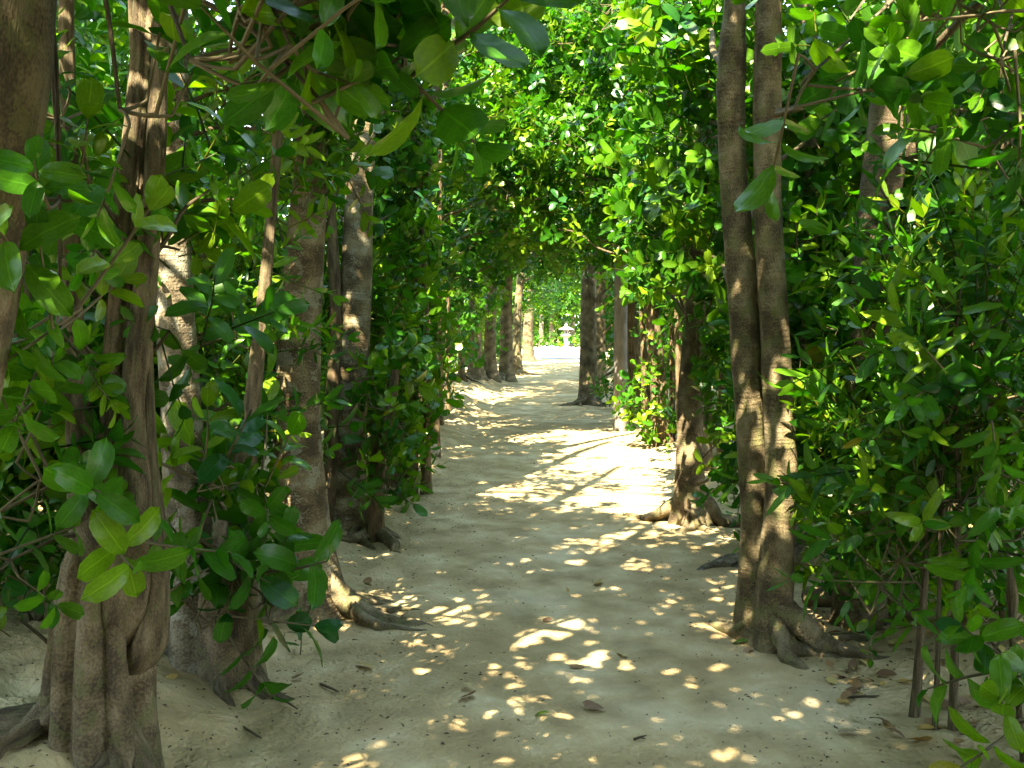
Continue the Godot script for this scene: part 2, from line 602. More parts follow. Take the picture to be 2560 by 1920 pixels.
func limbs(tree: Node3D, stem: Array, clumps: Array, mat: Material, r := 0.013) -> void:
	for c in clumps:
		var to: Vector3 = c[0]
		if not clear_of_lane(to): continue
		var h: float = maxf(to.y - R.randf_range(0.3, 0.9), stem[0][0].y + 0.5)
		var from := near_on(stem, h)
		var far := from.distance_to(to)
		if far < 0.15: continue
		branch_part(tree, from, to, r * clampf(far, 0.5, 1.6), mat, 0.06)

func pixclumps(rows: Array, bright: float) -> Array:     # [column, row, metres, radius, count]
	return rows.map(func(r): return [at(r[0], r[1], r[2]), Vector3(r[3], r[3] * 0.8, r[3]), r[4], bright])

# the wall of leaves where the crowns of both sides meet over the lane
func arch(x0: float, x1: float, d0: float, d1: float, n: int) -> Array:
	var a := []
	for k in n:
		var d := R.randf_range(d0, d1)
		a.append([at(R.randf_range(x0, x1), R.randf_range(-30.0, 272.0), d), Vector3(0.5, 0.4, 0.5), 42, 0.8])
	return a

# ---------------------------------------------------------------- the scene
func _ready() -> void:
	R.seed = 20240611
	N.noise_type = FastNoiseLite.TYPE_SIMPLEX_SMOOTH
	N.frequency = 0.01
	N.fractal_octaves = 2
	N.seed = 5
	sky_and_camera()
	for k in 230:
		var z := -R.randf_range(2.6, 12.5)
		var p := Vector2(lane(z) + R.randf_range(-1.15, 1.15), z)
		var c := Vector2i(floori(p.x / 0.4), floori(p.y / 0.4))
		if not prints.has(c): prints[c] = []
		prints[c].append([p, R.randf_range(-0.4, 0.4), R.randf_range(0.003, 0.010)])
	materials()
	make_sprigs()
	ground()
	R.seed = 101
	left_trees()
	R.seed = 202
	right_trees()
	long_leaved_plant()
	R.seed = 303
	far_trees()
	R.seed = 404
	backdrops()
	R.seed = 505
	small_things()

func sky_and_camera() -> void:
	var cam := Camera3D.new()
	cam.name = "camera"
	cam.fov = rad_to_deg(2.0 * atan(0.384))
	cam.position = EYE
	cam.rotation.x = PITCH
	cam.near = 0.1
	cam.far = 900.0
	add_child(cam)
	var sun := DirectionalLight3D.new()
	sun.name = "sun"
	sun.light_energy = 1.6
	sun.light_color = Color(1.0, 0.94, 0.82)
	sun.light_angular_distance = 0.45
	sun.shadow_enabled = true
	add_child(sun)
	sun.look_at_from_position(Vector3.ZERO, Vector3(0.26, -1.0, -0.72), Vector3.UP)
	var s := ProceduralSkyMaterial.new()
	s.sky_top_color = Color(0.58, 0.67, 0.78)
	s.sky_horizon_color = Color(0.93, 0.93, 0.89)
	s.sky_curve = 0.15
	s.ground_bottom_color = Color(0.25, 0.25, 0.18)
	s.ground_horizon_color = Color(0.6, 0.62, 0.6)
	s.sky_energy_multiplier = 1.1
	var e := Environment.new()
	e.background_mode = Environment.BG_SKY
	e.sky = Sky.new()
	e.sky.sky_material = s
	e.tonemap_mode = Environment.TONE_MAPPER_LINEAR
	e.tonemap_exposure = 10.0
	e.sdfgi_enabled = true
	e.ssao_enabled = true
	e.ssil_enabled = true
	var w := WorldEnvironment.new()
	w.name = "surroundings"
	w.environment = e
	add_child(w)

func ground() -> void:
	var zs := [300.0, 60.0, 12.0, 5.0, 0.0]
	var d := 1.5
	while d < 80.0:
		zs.append(-d)
		d += 0.028 * maxf(1.0, d / 5.0)
	zs.append_array([-90.0, -140.0, -400.0])
	var xs := []
	for k in [-300.0, -80.0, -30.0, -14.0, -9.0, -6.0]: xs.append(k)
	var x := -4.6
	while x < 4.6:
		xs.append(x)
		x += 0.035 if absf(x) < 2.4 else 0.09
	for k in [6.0, 9.0, 14.0, 30.0, 80.0, 300.0]: xs.append(k)
	var p := PackedVector3Array()
	var t := PackedVector2Array()
	for z in zs:
		for q in xs:
			var off: float = clampf(-z, 0.0, 80.0) * 0.042
			var xx: float = q + off
			p.append(Vector3(xx, gh(xx, z), z))
			t.append(Vector2(xx, z))
	var b := MB.new()
	b.grid(p, t, zs.size(), xs.size(), false)
	var g := part("ground", b.mesh(M.sand), self)
	g.set_meta("kind", "structure")

func tree(called: String, label: String, stem: Array, group := "", cat := "tree") -> Node3D:
	return thing(called, label, cat, stem[0][0] + Vector3.UP * 0.22, group)

func left_trees() -> void:
	var g := "trees along the left side of the lane"
	# trunk at the very edge, its crown over the camera
	var s := stem_points(2.2, [[-130, 900, 110], [-75, 500, 100], [-42, 324, 92], [-13, 150, 88], [9, 0, 84]], 7.0)
	var o := tree("broadleaf_tree", "dark trunk cut off by the left edge, nearest tree, with large leaves hanging overhead", s, g)
	trunk_part(o, s, M.bark_fibrous, 40, 0.035)
	var c := pixclumps([[190, 60, 1.9, 0.2, 5], [290, 45, 1.85, 0.18, 4], [320, 100, 1.9, 0.14, 4], [240, 10, 1.9, 0.2, 5], [60, 200, 2.3, 0.2, 5], [60, 310, 2.4, 0.16, 5], [400, 45, 2.1, 0.11, 3], [120, 110, 2.2, 0.2, 4], [350, 20, 2.0, 0.14, 3]], -0.35)
	var up := crown(s, 3.0, 6.5, 1.6, 12, 70, 0.2, 1.0, 0.6)
	for k in 60:
		var y := R.randf_range(3.3, 6.0)
		up.append([Vector3(R.randf_range(-3.8, 1.8), y, R.randf_range(0.72 * y - 3.8, 3.8)), Vector3(0.75, 0.4, 0.75), 64, 0.2])
	for k in 16: up.append([Vector3(R.randf_range(-3.9, -2.1), R.randf_range(3.3, 5.0), R.randf_range(-2.8, -0.8)), Vector3(0.65, 0.4, 0.65), 56, 0.2])
	limbs(o, s, up, M.bark_fibrous)
	for e in c: branch_part(o, near_on(s, 2.2 + R.randf()), e[0], 0.011, M.bark_fibrous, 0.08)
	foliage(o, c, "broad", 300, 1.1, false)
	foliage(o, up, "broad", 0, 1.35)
	# fused foreground tree with several stems
	s = stem_points(3.25, [[100, 735, 96], [103, 640, 88], [108, 570, 78], [116, 500, 44], [119, 380, 30], [128, 230, 26], [142, 60, 23]], 7.0)
	o = tree("broadleaf_tree", "thick fluted dark tree in the left foreground, several stems fused at the base", s, g)
	trunk_part(o, s, M.bark_fibrous, 90, 0.03, "trunk", 0.25, 0.46, 9)
	for e in [[[96, 560, 50], [82, 470, 26], [78, 400, 23], [72, 300, 19], [70, 180, 15]], [[128, 600, 60], [140, 500, 34], [134, 400, 26], [150, 240, 20], [160, 60, 17]], [[150, 640, 36], [158, 540, 18], [150, 440, 12]]]:
		var q := stem_points(3.2, e, 4.2)
		q[0][0] = at(lerpf(106.0, e[0][0], 0.35), e[0][1] + 30, 3.27)
		q[1][0] *= 0.8
		part("stem", tube_mb(shifted(q[0], o.position), q[1], 20, 8, 0.1, 0.0, 4, [], 0.0, R.randf() * 9).mesh(M.bark_fibrous), o)
	for e in [[3.6, 0.5, 0.07], [2.6, 0.45, 0.06], [-0.6, 0.5, 0.06], [5.2, 0.4, 0.06]]: root_part(o, s[0][0], e[0], e[1], e[2], M.bark_fibrous)
	c = pixclumps([[20, 400, 3.0, 0.2, 8], [60, 330, 3.0, 0.2, 8], [40, 480, 2.9, 0.18, 7], [95, 250, 3.1, 0.2, 8], [30, 260, 3.2, 0.22, 8], [170, 330, 3.3, 0.16, 5], [150, 150, 3.2, 0.25, 9], [210, 190, 3.3, 0.22, 7], [60, 120, 3.0, 0.25, 9], [10, 560, 3.0, 0.16, 5], [120, 520, 2.95, 0.14, 4], [40, 400, 3.1, 0.2, 7], [20, 620, 3.2, 0.18, 6], [180, 250, 3.3, 0.2, 7]], 0.2)
	up = crown(s, 3.3, 6.4, 0.5, 10, 40, 0.25, -2.2, 0.6)
	limbs(o, s, up, M.bark_fibrous)
	for e in c: branch_part(o, near_on(s, e[0].y + R.randf_range(-0.4, 0.1)), e[0], 0.011, M.bark_brown, 0.06)
	foliage(o, c, "broad", 300, 1.0, false)
	foliage(o, up, "broad", 0)
	# grey-backed stem behind it, shoots at its foot
	s = stem_points(4.1, [[196, 660, 54], [190, 560, 40], [182, 440, 38], [174, 300, 36], [170, 200, 34], [172, 60, 30]], 7.0)
	o = tree("broadleaf_tree", "grey trunk standing just behind the fluted foreground tree, dark shoots at its foot", s, g)
	trunk_part(o, s, M.bark_grey, 36, 0.035, "trunk", 0.7, 0.15)
	var q2 := stem_points(4.05, [[232, 688, 60], [228, 600, 50], [236, 520, 34], [250, 420, 16], [268, 250, 10]], 3.4)
	part("stem", tube_mb(shifted(q2[0], o.position), q2[1], 28, 8, 0.14, 0.25, 6, [], 0.25, 3.0).mesh(M.bark_fibrous), o)
	for e in [[0.2, 0.4, 0.05], [-0.8, 0.3, 0.045], [4.2, 0.3, 0.05]]: root_part(o, q2[0][0], e[0], e[1], e[2], M.bark_fibrous, 0.1)
	c = pixclumps([[215, 470, 3.75, 0.14, 6], [200, 540, 3.7, 0.14, 6], [240, 560, 3.8, 0.15, 6], [215, 620, 3.8, 0.13, 5], [255, 480, 3.9, 0.12, 5], [265, 600, 3.9, 0.12, 4]], 0.05)
	for e in c: branch_part(o, near_on(q2, 0.5), e[0], 0.009, M.bark_brown, 0.0)
	foliage(o, c, "broad", 300, 1.25, false)
	c = pixclumps([[225, 250, 4.3, 0.25, 12], [255, 330, 4.4, 0.25, 12], [240, 400, 4.4, 0.25, 12], [280, 200, 4.5, 0.25, 12], [215, 330, 4.2, 0.2, 8], [270, 130, 4.4, 0.25, 12], [230, 90, 4.2, 0.25, 12], [205, 420, 4.2, 0.15, 6]], 0.35)
	for e in c: branch_part(o, near_on(s, e[0].y - 0.1), e[0], 0.012, M.bark_red, 0.05)
	up = crown(s, 3.5, 6.4, 0.5, 9, 36, 0.3, -2.2, 0.6)
	limbs(o, s, up, M.bark_grey)
	foliage(o, c, "narrow", 300, 0.85, false)
	foliage(o, up, "broad", 0)
	# lichened trunk on a root buttress
	s = stem_points(5.15, [[312, 590, 60], [304, 520, 48], [299, 440, 46], [300, 340, 42], [306, 240, 36], [312, 150, 31], [318, 0, 26]], 7.5)
	o = tree("broadleaf_tree", "straight yellowish trunk flaring onto exposed roots, left of the lane", s, g)
	trunk_part(o, s, M.bark_tan, 48, 0.03, "trunk", 0.75, 0.0, 5)
	for e in [[-0.25, 0.75, 0.075], [-0.75, 0.6, 0.065], [3.6, 0.5, 0.06], [-1.5, 0.5, 0.07], [0.5, 0.5, 0.06]]: root_part(o, s[0][0], e[0], e[1], e[2], M.bark_olive, 0.22)
	c = pixclumps([[310, 90, 5.0, 0.4, 45], [345, 160, 5.2, 0.3, 24], [290, 30, 5.3, 0.4, 45], [350, 40, 5.4, 0.4, 45], [270, 200, 5.6, 0.3, 25], [265, 420, 5.3, 0.25, 14], [255, 300, 5.6, 0.3, 22], [330, 470, 5.6, 0.15, 5]], 0.4)
	up = crown(s, 3.6, 6.0, 0.5, 8, 32, 0.4, -2.0, 0.6)
	limbs(o, s, c + up, M.bark_olive)
	foliage(o, c, "broad", 300, 0.95)
	foliage(o, up, "broad", 0)
	# pale patched trunk with a thin companion
	s = stem_points(7.0, [[346, 524, 42], [346, 470, 36], [351, 380, 31], [356, 280, 31], [361, 170, 27], [366, 0, 24]], 8.0)
	o = tree("broadleaf_tree", "trunk with a pale lichen patch and a thinner companion stem, left of the lane", s, g)
	trunk_part(o, s, M.bark_tan, 40, 0.035, "trunk", 0.7, 0.0, 5)
	var q3 := stem_points(6.9, [[372, 520, 18], [375, 450, 13], [352, 400, 0], ], 1.2)
	q3 = stem_points(6.9, [[330, 520, 20], [332, 420, 14], [336, 330, 12], [333, 250, 11], [326, 150, 10]], 5.0)
	part("stem", tube_mb(shifted(q3[0], o.position), q3[1], 18, 8, 0.1, 0.15, 4, [], 0.0, 5.0).mesh(M.bark_red), o)
	q3 = stem_points(6.85, [[374, 522, 20], [378, 460, 15], [390, 405, 12], [396, 370, 9]], 1.1)
	part("stem", tube_mb(shifted(q3[0], o.position), q3[1], 18, 8, 0.12, 0.12, 4, [], 0.0, 8.0).mesh(M.bark_red), o)
	for e in [[-0.3, 0.8, 0.08], [-0.9, 0.5, 0.06], [0.4, 0.5, 0.06], [3.4, 0.5, 0.06]]: root_part(o, s[0][0], e[0], e[1], e[2], M.bark_olive, 0.2)
	c = pixclumps([[388, 480, 6.65, 0.16, 12], [402, 430, 6.7, 0.2, 20], [385, 400, 6.7, 0.16, 12], [388, 360, 7.2, 0.3, 36], [410, 380, 7.7, 0.28, 30], [335, 300, 7.3, 0.3, 22], [400, 300, 7.8, 0.35, 36], [395, 210, 7.8, 0.4, 50], [410, 110, 8.0, 0.45, 60], [395, 30, 8.0, 0.45, 60], [330, 60, 7.6, 0.45, 55], [325, 200, 7.6, 0.35, 35]], 0.5)
	up = crown(s, 4.2, 6.2, 0.9, 8, 32, 0.5, -1.2, 0.6)
	limbs(o, s, c + up, M.bark_olive)
	foliage(o, c, "broad", 300, 0.95)
	foliage(o, up, "broad", 0)
	for e in [[4.9, 160, 250, 480, "understory shrub between the grey trunk and the yellowish trunk on the left"], [6.1, 236, 200, 500, "understory shrub just behind the yellowish trunk on the left"], [4.4, 30, 330, 690, "understory shrub at the left edge behind the fluted tree"], [7.8, 330, 240, 470, "understory shrub behind the trunk with the pale patch"], [5.6, 90, 140, 500, "tall understory shrub showing between the left foreground trunks"]]:
		s = stem_points(e[0], [[e[1] + 10, 325 + 1350.0 / e[0], 8], [e[1], e[2] + 60, 6]], 2.4)
		o = tree("leafy_shrub", e[4], s, "shrubs under the left trees", "shrub")
		part("stem", tube_mb(shifted(s[0], o.position), s[1], 10, 8, 0.12, 0.25, 4, [], 0.0, R.randf() * 9).mesh(M.bark_brown), o)
		c = []
		for k in (22 if e[1] < 50 else 12): c += pixclumps([[e[1] + R.randf_range(-50, 50), R.randf_range(e[2], e[3]), e[0] + R.randf_range(-0.3, 0.5), 0.27, 20]], 0.9)
		for q in c: branch_part(o, near_on(s, q[0].y - 0.15), q[0], 0.008, M.bark_brown, 0.04, "branch", 5)
		foliage(o, c, "broad" if e[1] < 300 else "narrow", 260, 0.9)
	# leafy hedge trees further on
	var hedge := [[9.0, 398, "leafy slender tree with reddish stems closing the left hedge, before the dark stretch"], [11.2, 408, "leaning slender trunk half hidden in the left hedge"], [13.6, 412, "dense tree whose bright crown arches over the lane from the left"], [16.2, 420, "dark leafy tree at the left mouth of the tunnel"]]
	for h in hedge:
		var base: float = 325.0 + 1400.0 / h[0]
		s = stem_points(h[0], [[h[1], base, 260.0 / h[0]], [h[1] + 8, base - 120, 200.0 / h[0]], [h[1] + 14, base - 240, 160.0 / h[0]], [h[1] + 40, 60, 130.0 / h[0]]], 8.5)
		o = tree("broadleaf_tree", h[2], s, g)
		trunk_part(o, s, [M.bark_red, M.bark_grey, M.bark_brown, M.bark_fibrous][hedge.find(h)], 24, 0.06)
		for k in 2:
			var qq := stem_points(h[0] - 0.2, [[h[1] + 14 + 14 * k, base, 90.0 / h[0]], [h[1] + 18 + 10 * k, base - 150, 60.0 / h[0]]], 3.5)
			part("stem", tube_mb(shifted(qq[0], o.position), qq[1], 12, 5, 0.1, 0.3, 4, [], 0.0, R.randf() * 9).mesh(M.bark_red), o)
		c = crown(s, 0.45, 3.2, 0.55, 18, 44, 0.45, 0.45, 0.42) if h[0] < 10.0 else crown(s, 0.8, 3.0, 0.5, 8, 28, 0.35, -0.6, 0.4)
		if h[0] > 12.0: c += crown(s, 3.0, 7.6, 1.2, 12, 50, 0.6, 0.8, 0.6) + arch(420, 540, h[0] - 1.0, h[0] + 1.0, 24)
		else: c += crown(s, 2.6, 5.0, 0.9, 12, 50, 0.6, -0.5, 0.55)
		limbs(o, s, c, M.bark_brown)
		foliage(o, c, "broad", 220)

func right_trees() -> void:
	var g := "trees along the right side of the lane"
	# twin trunks
	var s := stem_points(4.75, [[752, 622, 32], [753, 520, 23], [748, 420, 27], [741, 300, 29], [732, 180, 27], [729, 90, 28], [733, 0, 20]], 7.5, 0.02)
	var o := tree("broadleaf_tree", "pair of tall pale trunks rising from one root flare, right of the lane", s, g)
	trunk_part(o, s, M.bark_olive, 48, 0.028, "trunk", 0.55, 0.0, 4)
	var s2 := stem_points(4.62, [[772, 632, 38], [777, 560, 30], [782, 470, 31], [776, 340, 28], [769, 230, 27], [766, 120, 27], [768, 0, 25]], 7.5)
	trunk_part(o, s2, M.bark_olive, 48, 0.028, "trunk", 0.7, 0.0, 5)
	var f: Vector3 = s2[0][0]
	for e in [[-0.75, 0.62, 0.075], [-1.5, 0.42, 0.06], [2.9, 0.5, 0.05], [0.1, 0.6, 0.05]]: root_part(o, f, e[0], e[1], e[2], M.bark_olive, 0.14)
	var c := pixclumps([[745, 420, 5.6, 0.3, 20], [740, 330, 5.6, 0.3, 26], [700, 250, 6.2, 0.4, 50], [720, 120, 6.2, 0.45, 60], [690, 40, 6.4, 0.5, 70], [800, 260, 5.8, 0.35, 40], [810, 130, 5.8, 0.4, 50], [800, 340, 5.6, 0.3, 34]], 0.5)
	var up := crown(s, 4.0, 6.8, 0.9, 10, 46, 0.4, 1.2, 0.6)
	limbs(o, s, c + up, M.bark_olive)
	branch_part(o, near_on(s2, 2.45), at(880, 58, 4.1), 0.02, M.bark_grey, -0.05)
	var thin := []
	for k in 26: thin.append([Vector3(R.randf_range(-2.6, 1.4), R.randf_range(3.9, 5.2), -R.randf_range(2.6, 7.5)), Vector3(1.0, 0.4, 1.0), 13, 0.4])
	for k in 10: branch_part(o, near_on(s, 5.2), thin[k][0], 0.02, M.bark_grey, 0.1)
	foliage(o, thin, "broad", 0, 1.0, false)
	foliage(o, c, "broad", 300, 1.0)
	foliage(o, up, "broad", 0)
	# big trunk with a side limb, behind the shrubs
	s = stem_points(4.9, [[858, 600, 44], [864, 420, 38], [874, 240, 36], [886, 150, 42], [896, 60, 36], [902, 0, 32]], 7.5)
	o = tree("broadleaf_tree", "dark trunk with a thick limb forking off to the right, among the right-hand shrubs", s, g)
	trunk_part(o, s, M.bark_brown, 40, 0.035, "trunk", 0.5)
	branch_part(o, at(888, 160, 4.9), at(985, 118, 4.6), 0.07, M.bark_brown, 0.05, "limb", 16)
	branch_part(o, at(985, 118, 4.6), at(1090, 150, 4.3), 0.03, M.bark_brown, 0.1, "limb", 12)
	c = pixclumps([[930, 40, 3.0, 0.22, 10], [1000, 60, 3.0, 0.22, 10], [960, 110, 3.2, 0.2, 8], [1010, 130, 3.1, 0.2, 8], [815, 70, 2.7, 0.12, 3], [850, 20, 3.3, 0.22, 9], [980, 15, 2.9, 0.22, 9]], 0.25)
	for e in c: branch_part(o, near_on(s, 2.9) + Vector3(R.randf() * 0.5, R.randf() * 0.6, 0.4), e[0], 0.010, M.bark_grey, 0.08)
	up = crown(s, 3.2, 8.0, 1.4, 12, 50, 0.3, 0.6, 0.6)
	for k in 12: up.append([Vector3(R.randf_range(1.2, 3.8), R.randf_range(3.4, 6.0), R.randf_range(-1.5, 3.0)), Vector3(0.75, 0.4, 0.75), 60, 0.2])
	for k in 24: up.append([Vector3(R.randf_range(1.1, 3.2), R.randf_range(3.1, 4.8), R.randf_range(-3.4, -0.4)), Vector3(0.5, 0.35, 0.5), 44, 0.2])
	limbs(o, s, up, M.bark_brown)
	foliage(o, c, "broad", 300, 1.0, false)
	foliage(o, up, "broad", 0)
	# dark trunk between
	s = stem_points(6.6, [[792, 500, 34], [796, 350, 28], [800, 250, 27], [806, 100, 26]], 8.0)
	o = tree("broadleaf_tree", "dark trunk glimpsed through leaves just right of the twin trunks", s, g)
	trunk_part(o, s, M.bark_fibrous, 28, 0.06)
	c = pixclumps([[830, 100, 6.0, 0.5, 70], [850, 200, 6.2, 0.5, 70], [840, 300, 6.0, 0.4, 55], [790, 430, 6.0, 0.35, 36], [830, 380, 5.8, 0.4, 50], [880, 330, 5.8, 0.45, 60], [940, 220, 6.0, 0.5, 70], [930, 100, 6.4, 0.5, 70], [1000, 200, 5.8, 0.5, 70], [850, 470, 5.8, 0.4, 50]], 0.4)
	up = crown(s, 3.5, 8.0, 1.4, 12, 60, 0.35, -0.4, 0.6)
	limbs(o, s, c + up, M.bark_fibrous)
	foliage(o, c, "broad", 300)
	foliage(o, up, "broad", 0)
	# mossy trunk with curled roots
	s = stem_points(7.5, [[692, 508, 28], [690, 450, 25], [691, 380, 24], [697, 300, 23], [705, 180, 21], [712, 0, 18]], 8.0)
	o = tree("broadleaf_tree", "mossy trunk on a broad rooty foot at the right edge of the lane", s, g)
	trunk_part(o, s, M.bark_brown, 40, 0.035, "trunk", 0.9, 0.0, 5)
	for e in [[2.9, 0.75, 0.06], [2.5, 0.6, 0.05], [-0.5, 0.6, 0.07], [-1.6, 0.4, 0.07], [0.2, 0.6, 0.07]]: root_part(o, s[0][0], e[0], e[1], e[2], M.bark_olive, 0.2)
	root_part(o, on_ground(s[0][0].x + 0.45, s[0][0].z + 1.35), 2.9, 0.8, 0.08, M.bark_grey, 0.16)
	root_part(o, on_ground(s[0][0].x + 0.5, s[0][0].z + 1.25), 3.5, 0.6, 0.06, M.bark_grey, 0.14)
	c = pixclumps([[720, 440, 6.8, 0.28, 26], [735, 480, 6.6, 0.22, 16], [715, 370, 7.0, 0.3, 32], [670, 290, 7.1, 0.32, 36], [650, 230, 7.6, 0.4, 46], [695, 200, 6.9, 0.4, 50], [640, 130, 8.0, 0.45, 56], [690, 100, 7.0, 0.45, 56], [650, 40, 7.6, 0.5, 60], [715, 280, 6.9, 0.35, 36], [645, 180, 7.2, 0.3, 30], [705, 20, 7.0, 0.45, 50], [625, 250, 8.4, 0.35, 36]], 0.7)
	up = crown(s, 4.4, 6.6, 0.9, 9, 46, 0.5, 1.6, 0.6)
	limbs(o, s, c + up, M.bark_olive)
	foliage(o, c, "broad", 300)
	foliage(o, up, "broad", 0)
	# hedge trees
	var hedge := [[10.2, 700, "leafy tree standing behind the mossy trunk, bright crown above the lane"], [12.6, 664, "reddish double-stemmed tree next to the grey pole"], [15.4, 640, "tree beyond the grey pole whose crown closes the arch from the right"]]
	for h in hedge:
		var base: float = 325.0 + 1400.0 / h[0]
		s = stem_points(h[0], [[h[1], base, 260.0 / h[0]], [h[1] - 6, base - 60, 200.0 / h[0]], [h[1] - 12, base - 130, 180.0 / h[0]], [h[1] - 30, 60, 150.0 / h[0]]], 8.5)
		o = tree("broadleaf_tree", h[2], s, g)
		trunk_part(o, s, [M.bark_brown, M.bark_red, M.bark_fibrous][hedge.find(h)], 24, 0.06)
		for k in 4:
			var qq := stem_points(h[0] + R.randf_range(-0.3, 0.4), [[h[1] - 18 + 13 * k, base, 80.0 / h[0]], [h[1] - 22 + 15 * k, base - 120, 60.0 / h[0]]], 3.2)
			part("stem", tube_mb(shifted(qq[0], o.position), qq[1], 12, 5, 0.1, 0.3, 4, [], 0.0, R.randf() * 9).mesh([M.bark_red, M.bark_fibrous][k % 2]), o)
		c = crown(s, 1.2, 3.2, 0.7, 9, 24, 0.4, 0.3, 0.4) + crown(s, 2.8, 6.4, 1.0, 12, 50, 0.6, 0.7, 0.6)
		if h[0] > 12.0: c += arch(530, 660, h[0] - 0.6, h[0] + 1.2, 26)
		limbs(o, s, c, M.bark_brown)
		foliage(o, c, "broad", 220)
	shrubs()

func long_leaved_plant() -> void:
	var b := on_ground(-2.75, -5.6)
	var o := thing("long_leaved_plant", "bright plant with long arching leaves, sunlit behind the fluted tree", "plant", b)
	part("stem", tube_mb([Vector3.ZERO, Vector3(0.02, 0.5, 0), Vector3(0, 1.1, 0.03)], [0.05, 0.045, 0.03], 10, 5, 0.08).mesh(M.bark_olive), o)
	for k in 14:
		var az := k * 2.4
		var pol := lerpf(1.3, 0.5, k / 13.0)
		var out := Vector3(cos(az), 0, sin(az))
		var d := out * sin(pol) + Vector3.UP * cos(pol)
		var nn := -out * cos(pol) + Vector3.UP * sin(pol)
		var size := R.randf_range(0.45, 0.7)
		var q := part("leaf", sprigs.narrow_leaf[k % 4], o, Transform3D(Basis(d.cross(nn) * size, d * size, nn * size), Vector3(0, 0.35 + 0.055 * k, 0)))
		q.material_override = M.leaf[3]

func shrubs() -> void:
	var g := "narrow-leaved shrubs on the right"
	var spec := [
		["slender sapling with a bent stem, leftmost of the three thin stems on the right", [[912, 690, 13], [922, 620, 11], [926, 540, 9], [918, 440, 7]], 3.75, [[900, 560, 3.7, 0.15, 10], [880, 585, 3.8, 0.12, 7], [905, 500, 3.8, 0.2, 16], [875, 520, 4.0, 0.17, 14], [858, 555, 4.1, 0.12, 7]]],
		["thinnest sapling, middle of the three thin stems on the right", [[935, 708, 8], [938, 640, 7], [940, 540, 6], [945, 440, 5]], 3.6, [[950, 500, 3.6, 0.2, 16], [930, 440, 3.7, 0.22, 20], [900, 430, 4.0, 0.22, 22], [880, 470, 4.2, 0.22, 22]]],
		["straight dark sapling, rightmost of the three thin stems on the right", [[953, 706, 13], [956, 620, 11], [958, 500, 10], [955, 380, 8], [948, 300, 6]], 3.6, [[985, 470, 3.5, 0.22, 18], [970, 380, 3.6, 0.24, 24], [930, 360, 3.9, 0.24, 24], [1000, 400, 3.5, 0.24, 22], [955, 300, 3.9, 0.26, 26], [1005, 320, 3.6, 0.24, 24], [985, 540, 3.5, 0.18, 12]]],
		["low spreading shrub filling the gap behind the saplings", [[900, 600, 14], [905, 540, 10], [915, 450, 8]], 4.9, [[850, 420, 5.0, 0.32, 44], [900, 400, 4.9, 0.32, 44], [940, 460, 4.8, 0.3, 40], [880, 480, 4.8, 0.3, 36], [842, 495, 5.0, 0.24, 26], [920, 540, 4.7, 0.26, 24], [985, 430, 4.6, 0.3, 36], [870, 560, 4.7, 0.2, 14], [960, 560, 4.6, 0.25, 22], [1010, 500, 4.5, 0.3, 30]]],
		["tall dark shrub at the right edge below the forking limb", [[1010, 640, 16], [1000, 540, 12], [990, 400, 10], [980, 280, 7]], 4.4, [[960, 260, 4.6, 0.32, 46], [1000, 230, 4.4, 0.32, 46], [920, 290, 4.8, 0.32, 44], [1010, 300, 4.3, 0.3, 40], [980, 340, 4.5, 0.3, 40], [1000, 590, 4.2, 0.2, 14], [1015, 540, 4.2, 0.2, 14]]]]
	for e in spec:
		var s := stem_points(e[2], e[1], 1.5)
		for k in s[1].size(): s[1][k] *= lerpf(0.74, 0.3, float(k) / (s[1].size() - 1))
		s[1][-1] = 0.002
		var o := tree("leafy_shrub", e[0], s, g, "shrub")
		part("stem", tube_mb(shifted(s[0], o.position), s[1], 14, 10, 0.12, 0.25, 4, [], 0.0, R.randf() * 9).mesh(M.bark_fibrous), o)
		var c := pixclumps(e[3], 0.35)
		for q in c: branch_part(o, near_on(s, q[0].y - 0.15), q[0], 0.007, M.bark_brown, 0.04, "branch", 5)
		foliage(o, c, "narrow", 300, 0.95, false)
	# broad dark leaves entering at the lower right corner
	var s := stem_points(3.3, [[1030, 770, 8], [1018, 700, 6], [1012, 640, 5]], 0.6)
	var o := tree("leafy_shrub", "low dark broad-leaved plant in the bottom right corner", s, "", "shrub")
	s[1][-1] = 0.002
	part("stem", tube_mb(shifted(s[0], o.position), s[1], 8, 6, 0.1).mesh(M.bark_fibrous), o)
	var c := pixclumps([[1012, 665, 3.3, 0.09, 3], [1018, 720, 3.2, 0.09, 4], [990, 640, 3.4, 0.07, 2]], 0.05)
	for q in c: branch_part(o, near_on(s, 0.2), q[0], 0.006, M.bark_brown, 0.04, "branch", 5)
	foliage(o, c, "broad", 300, 1.1, false)

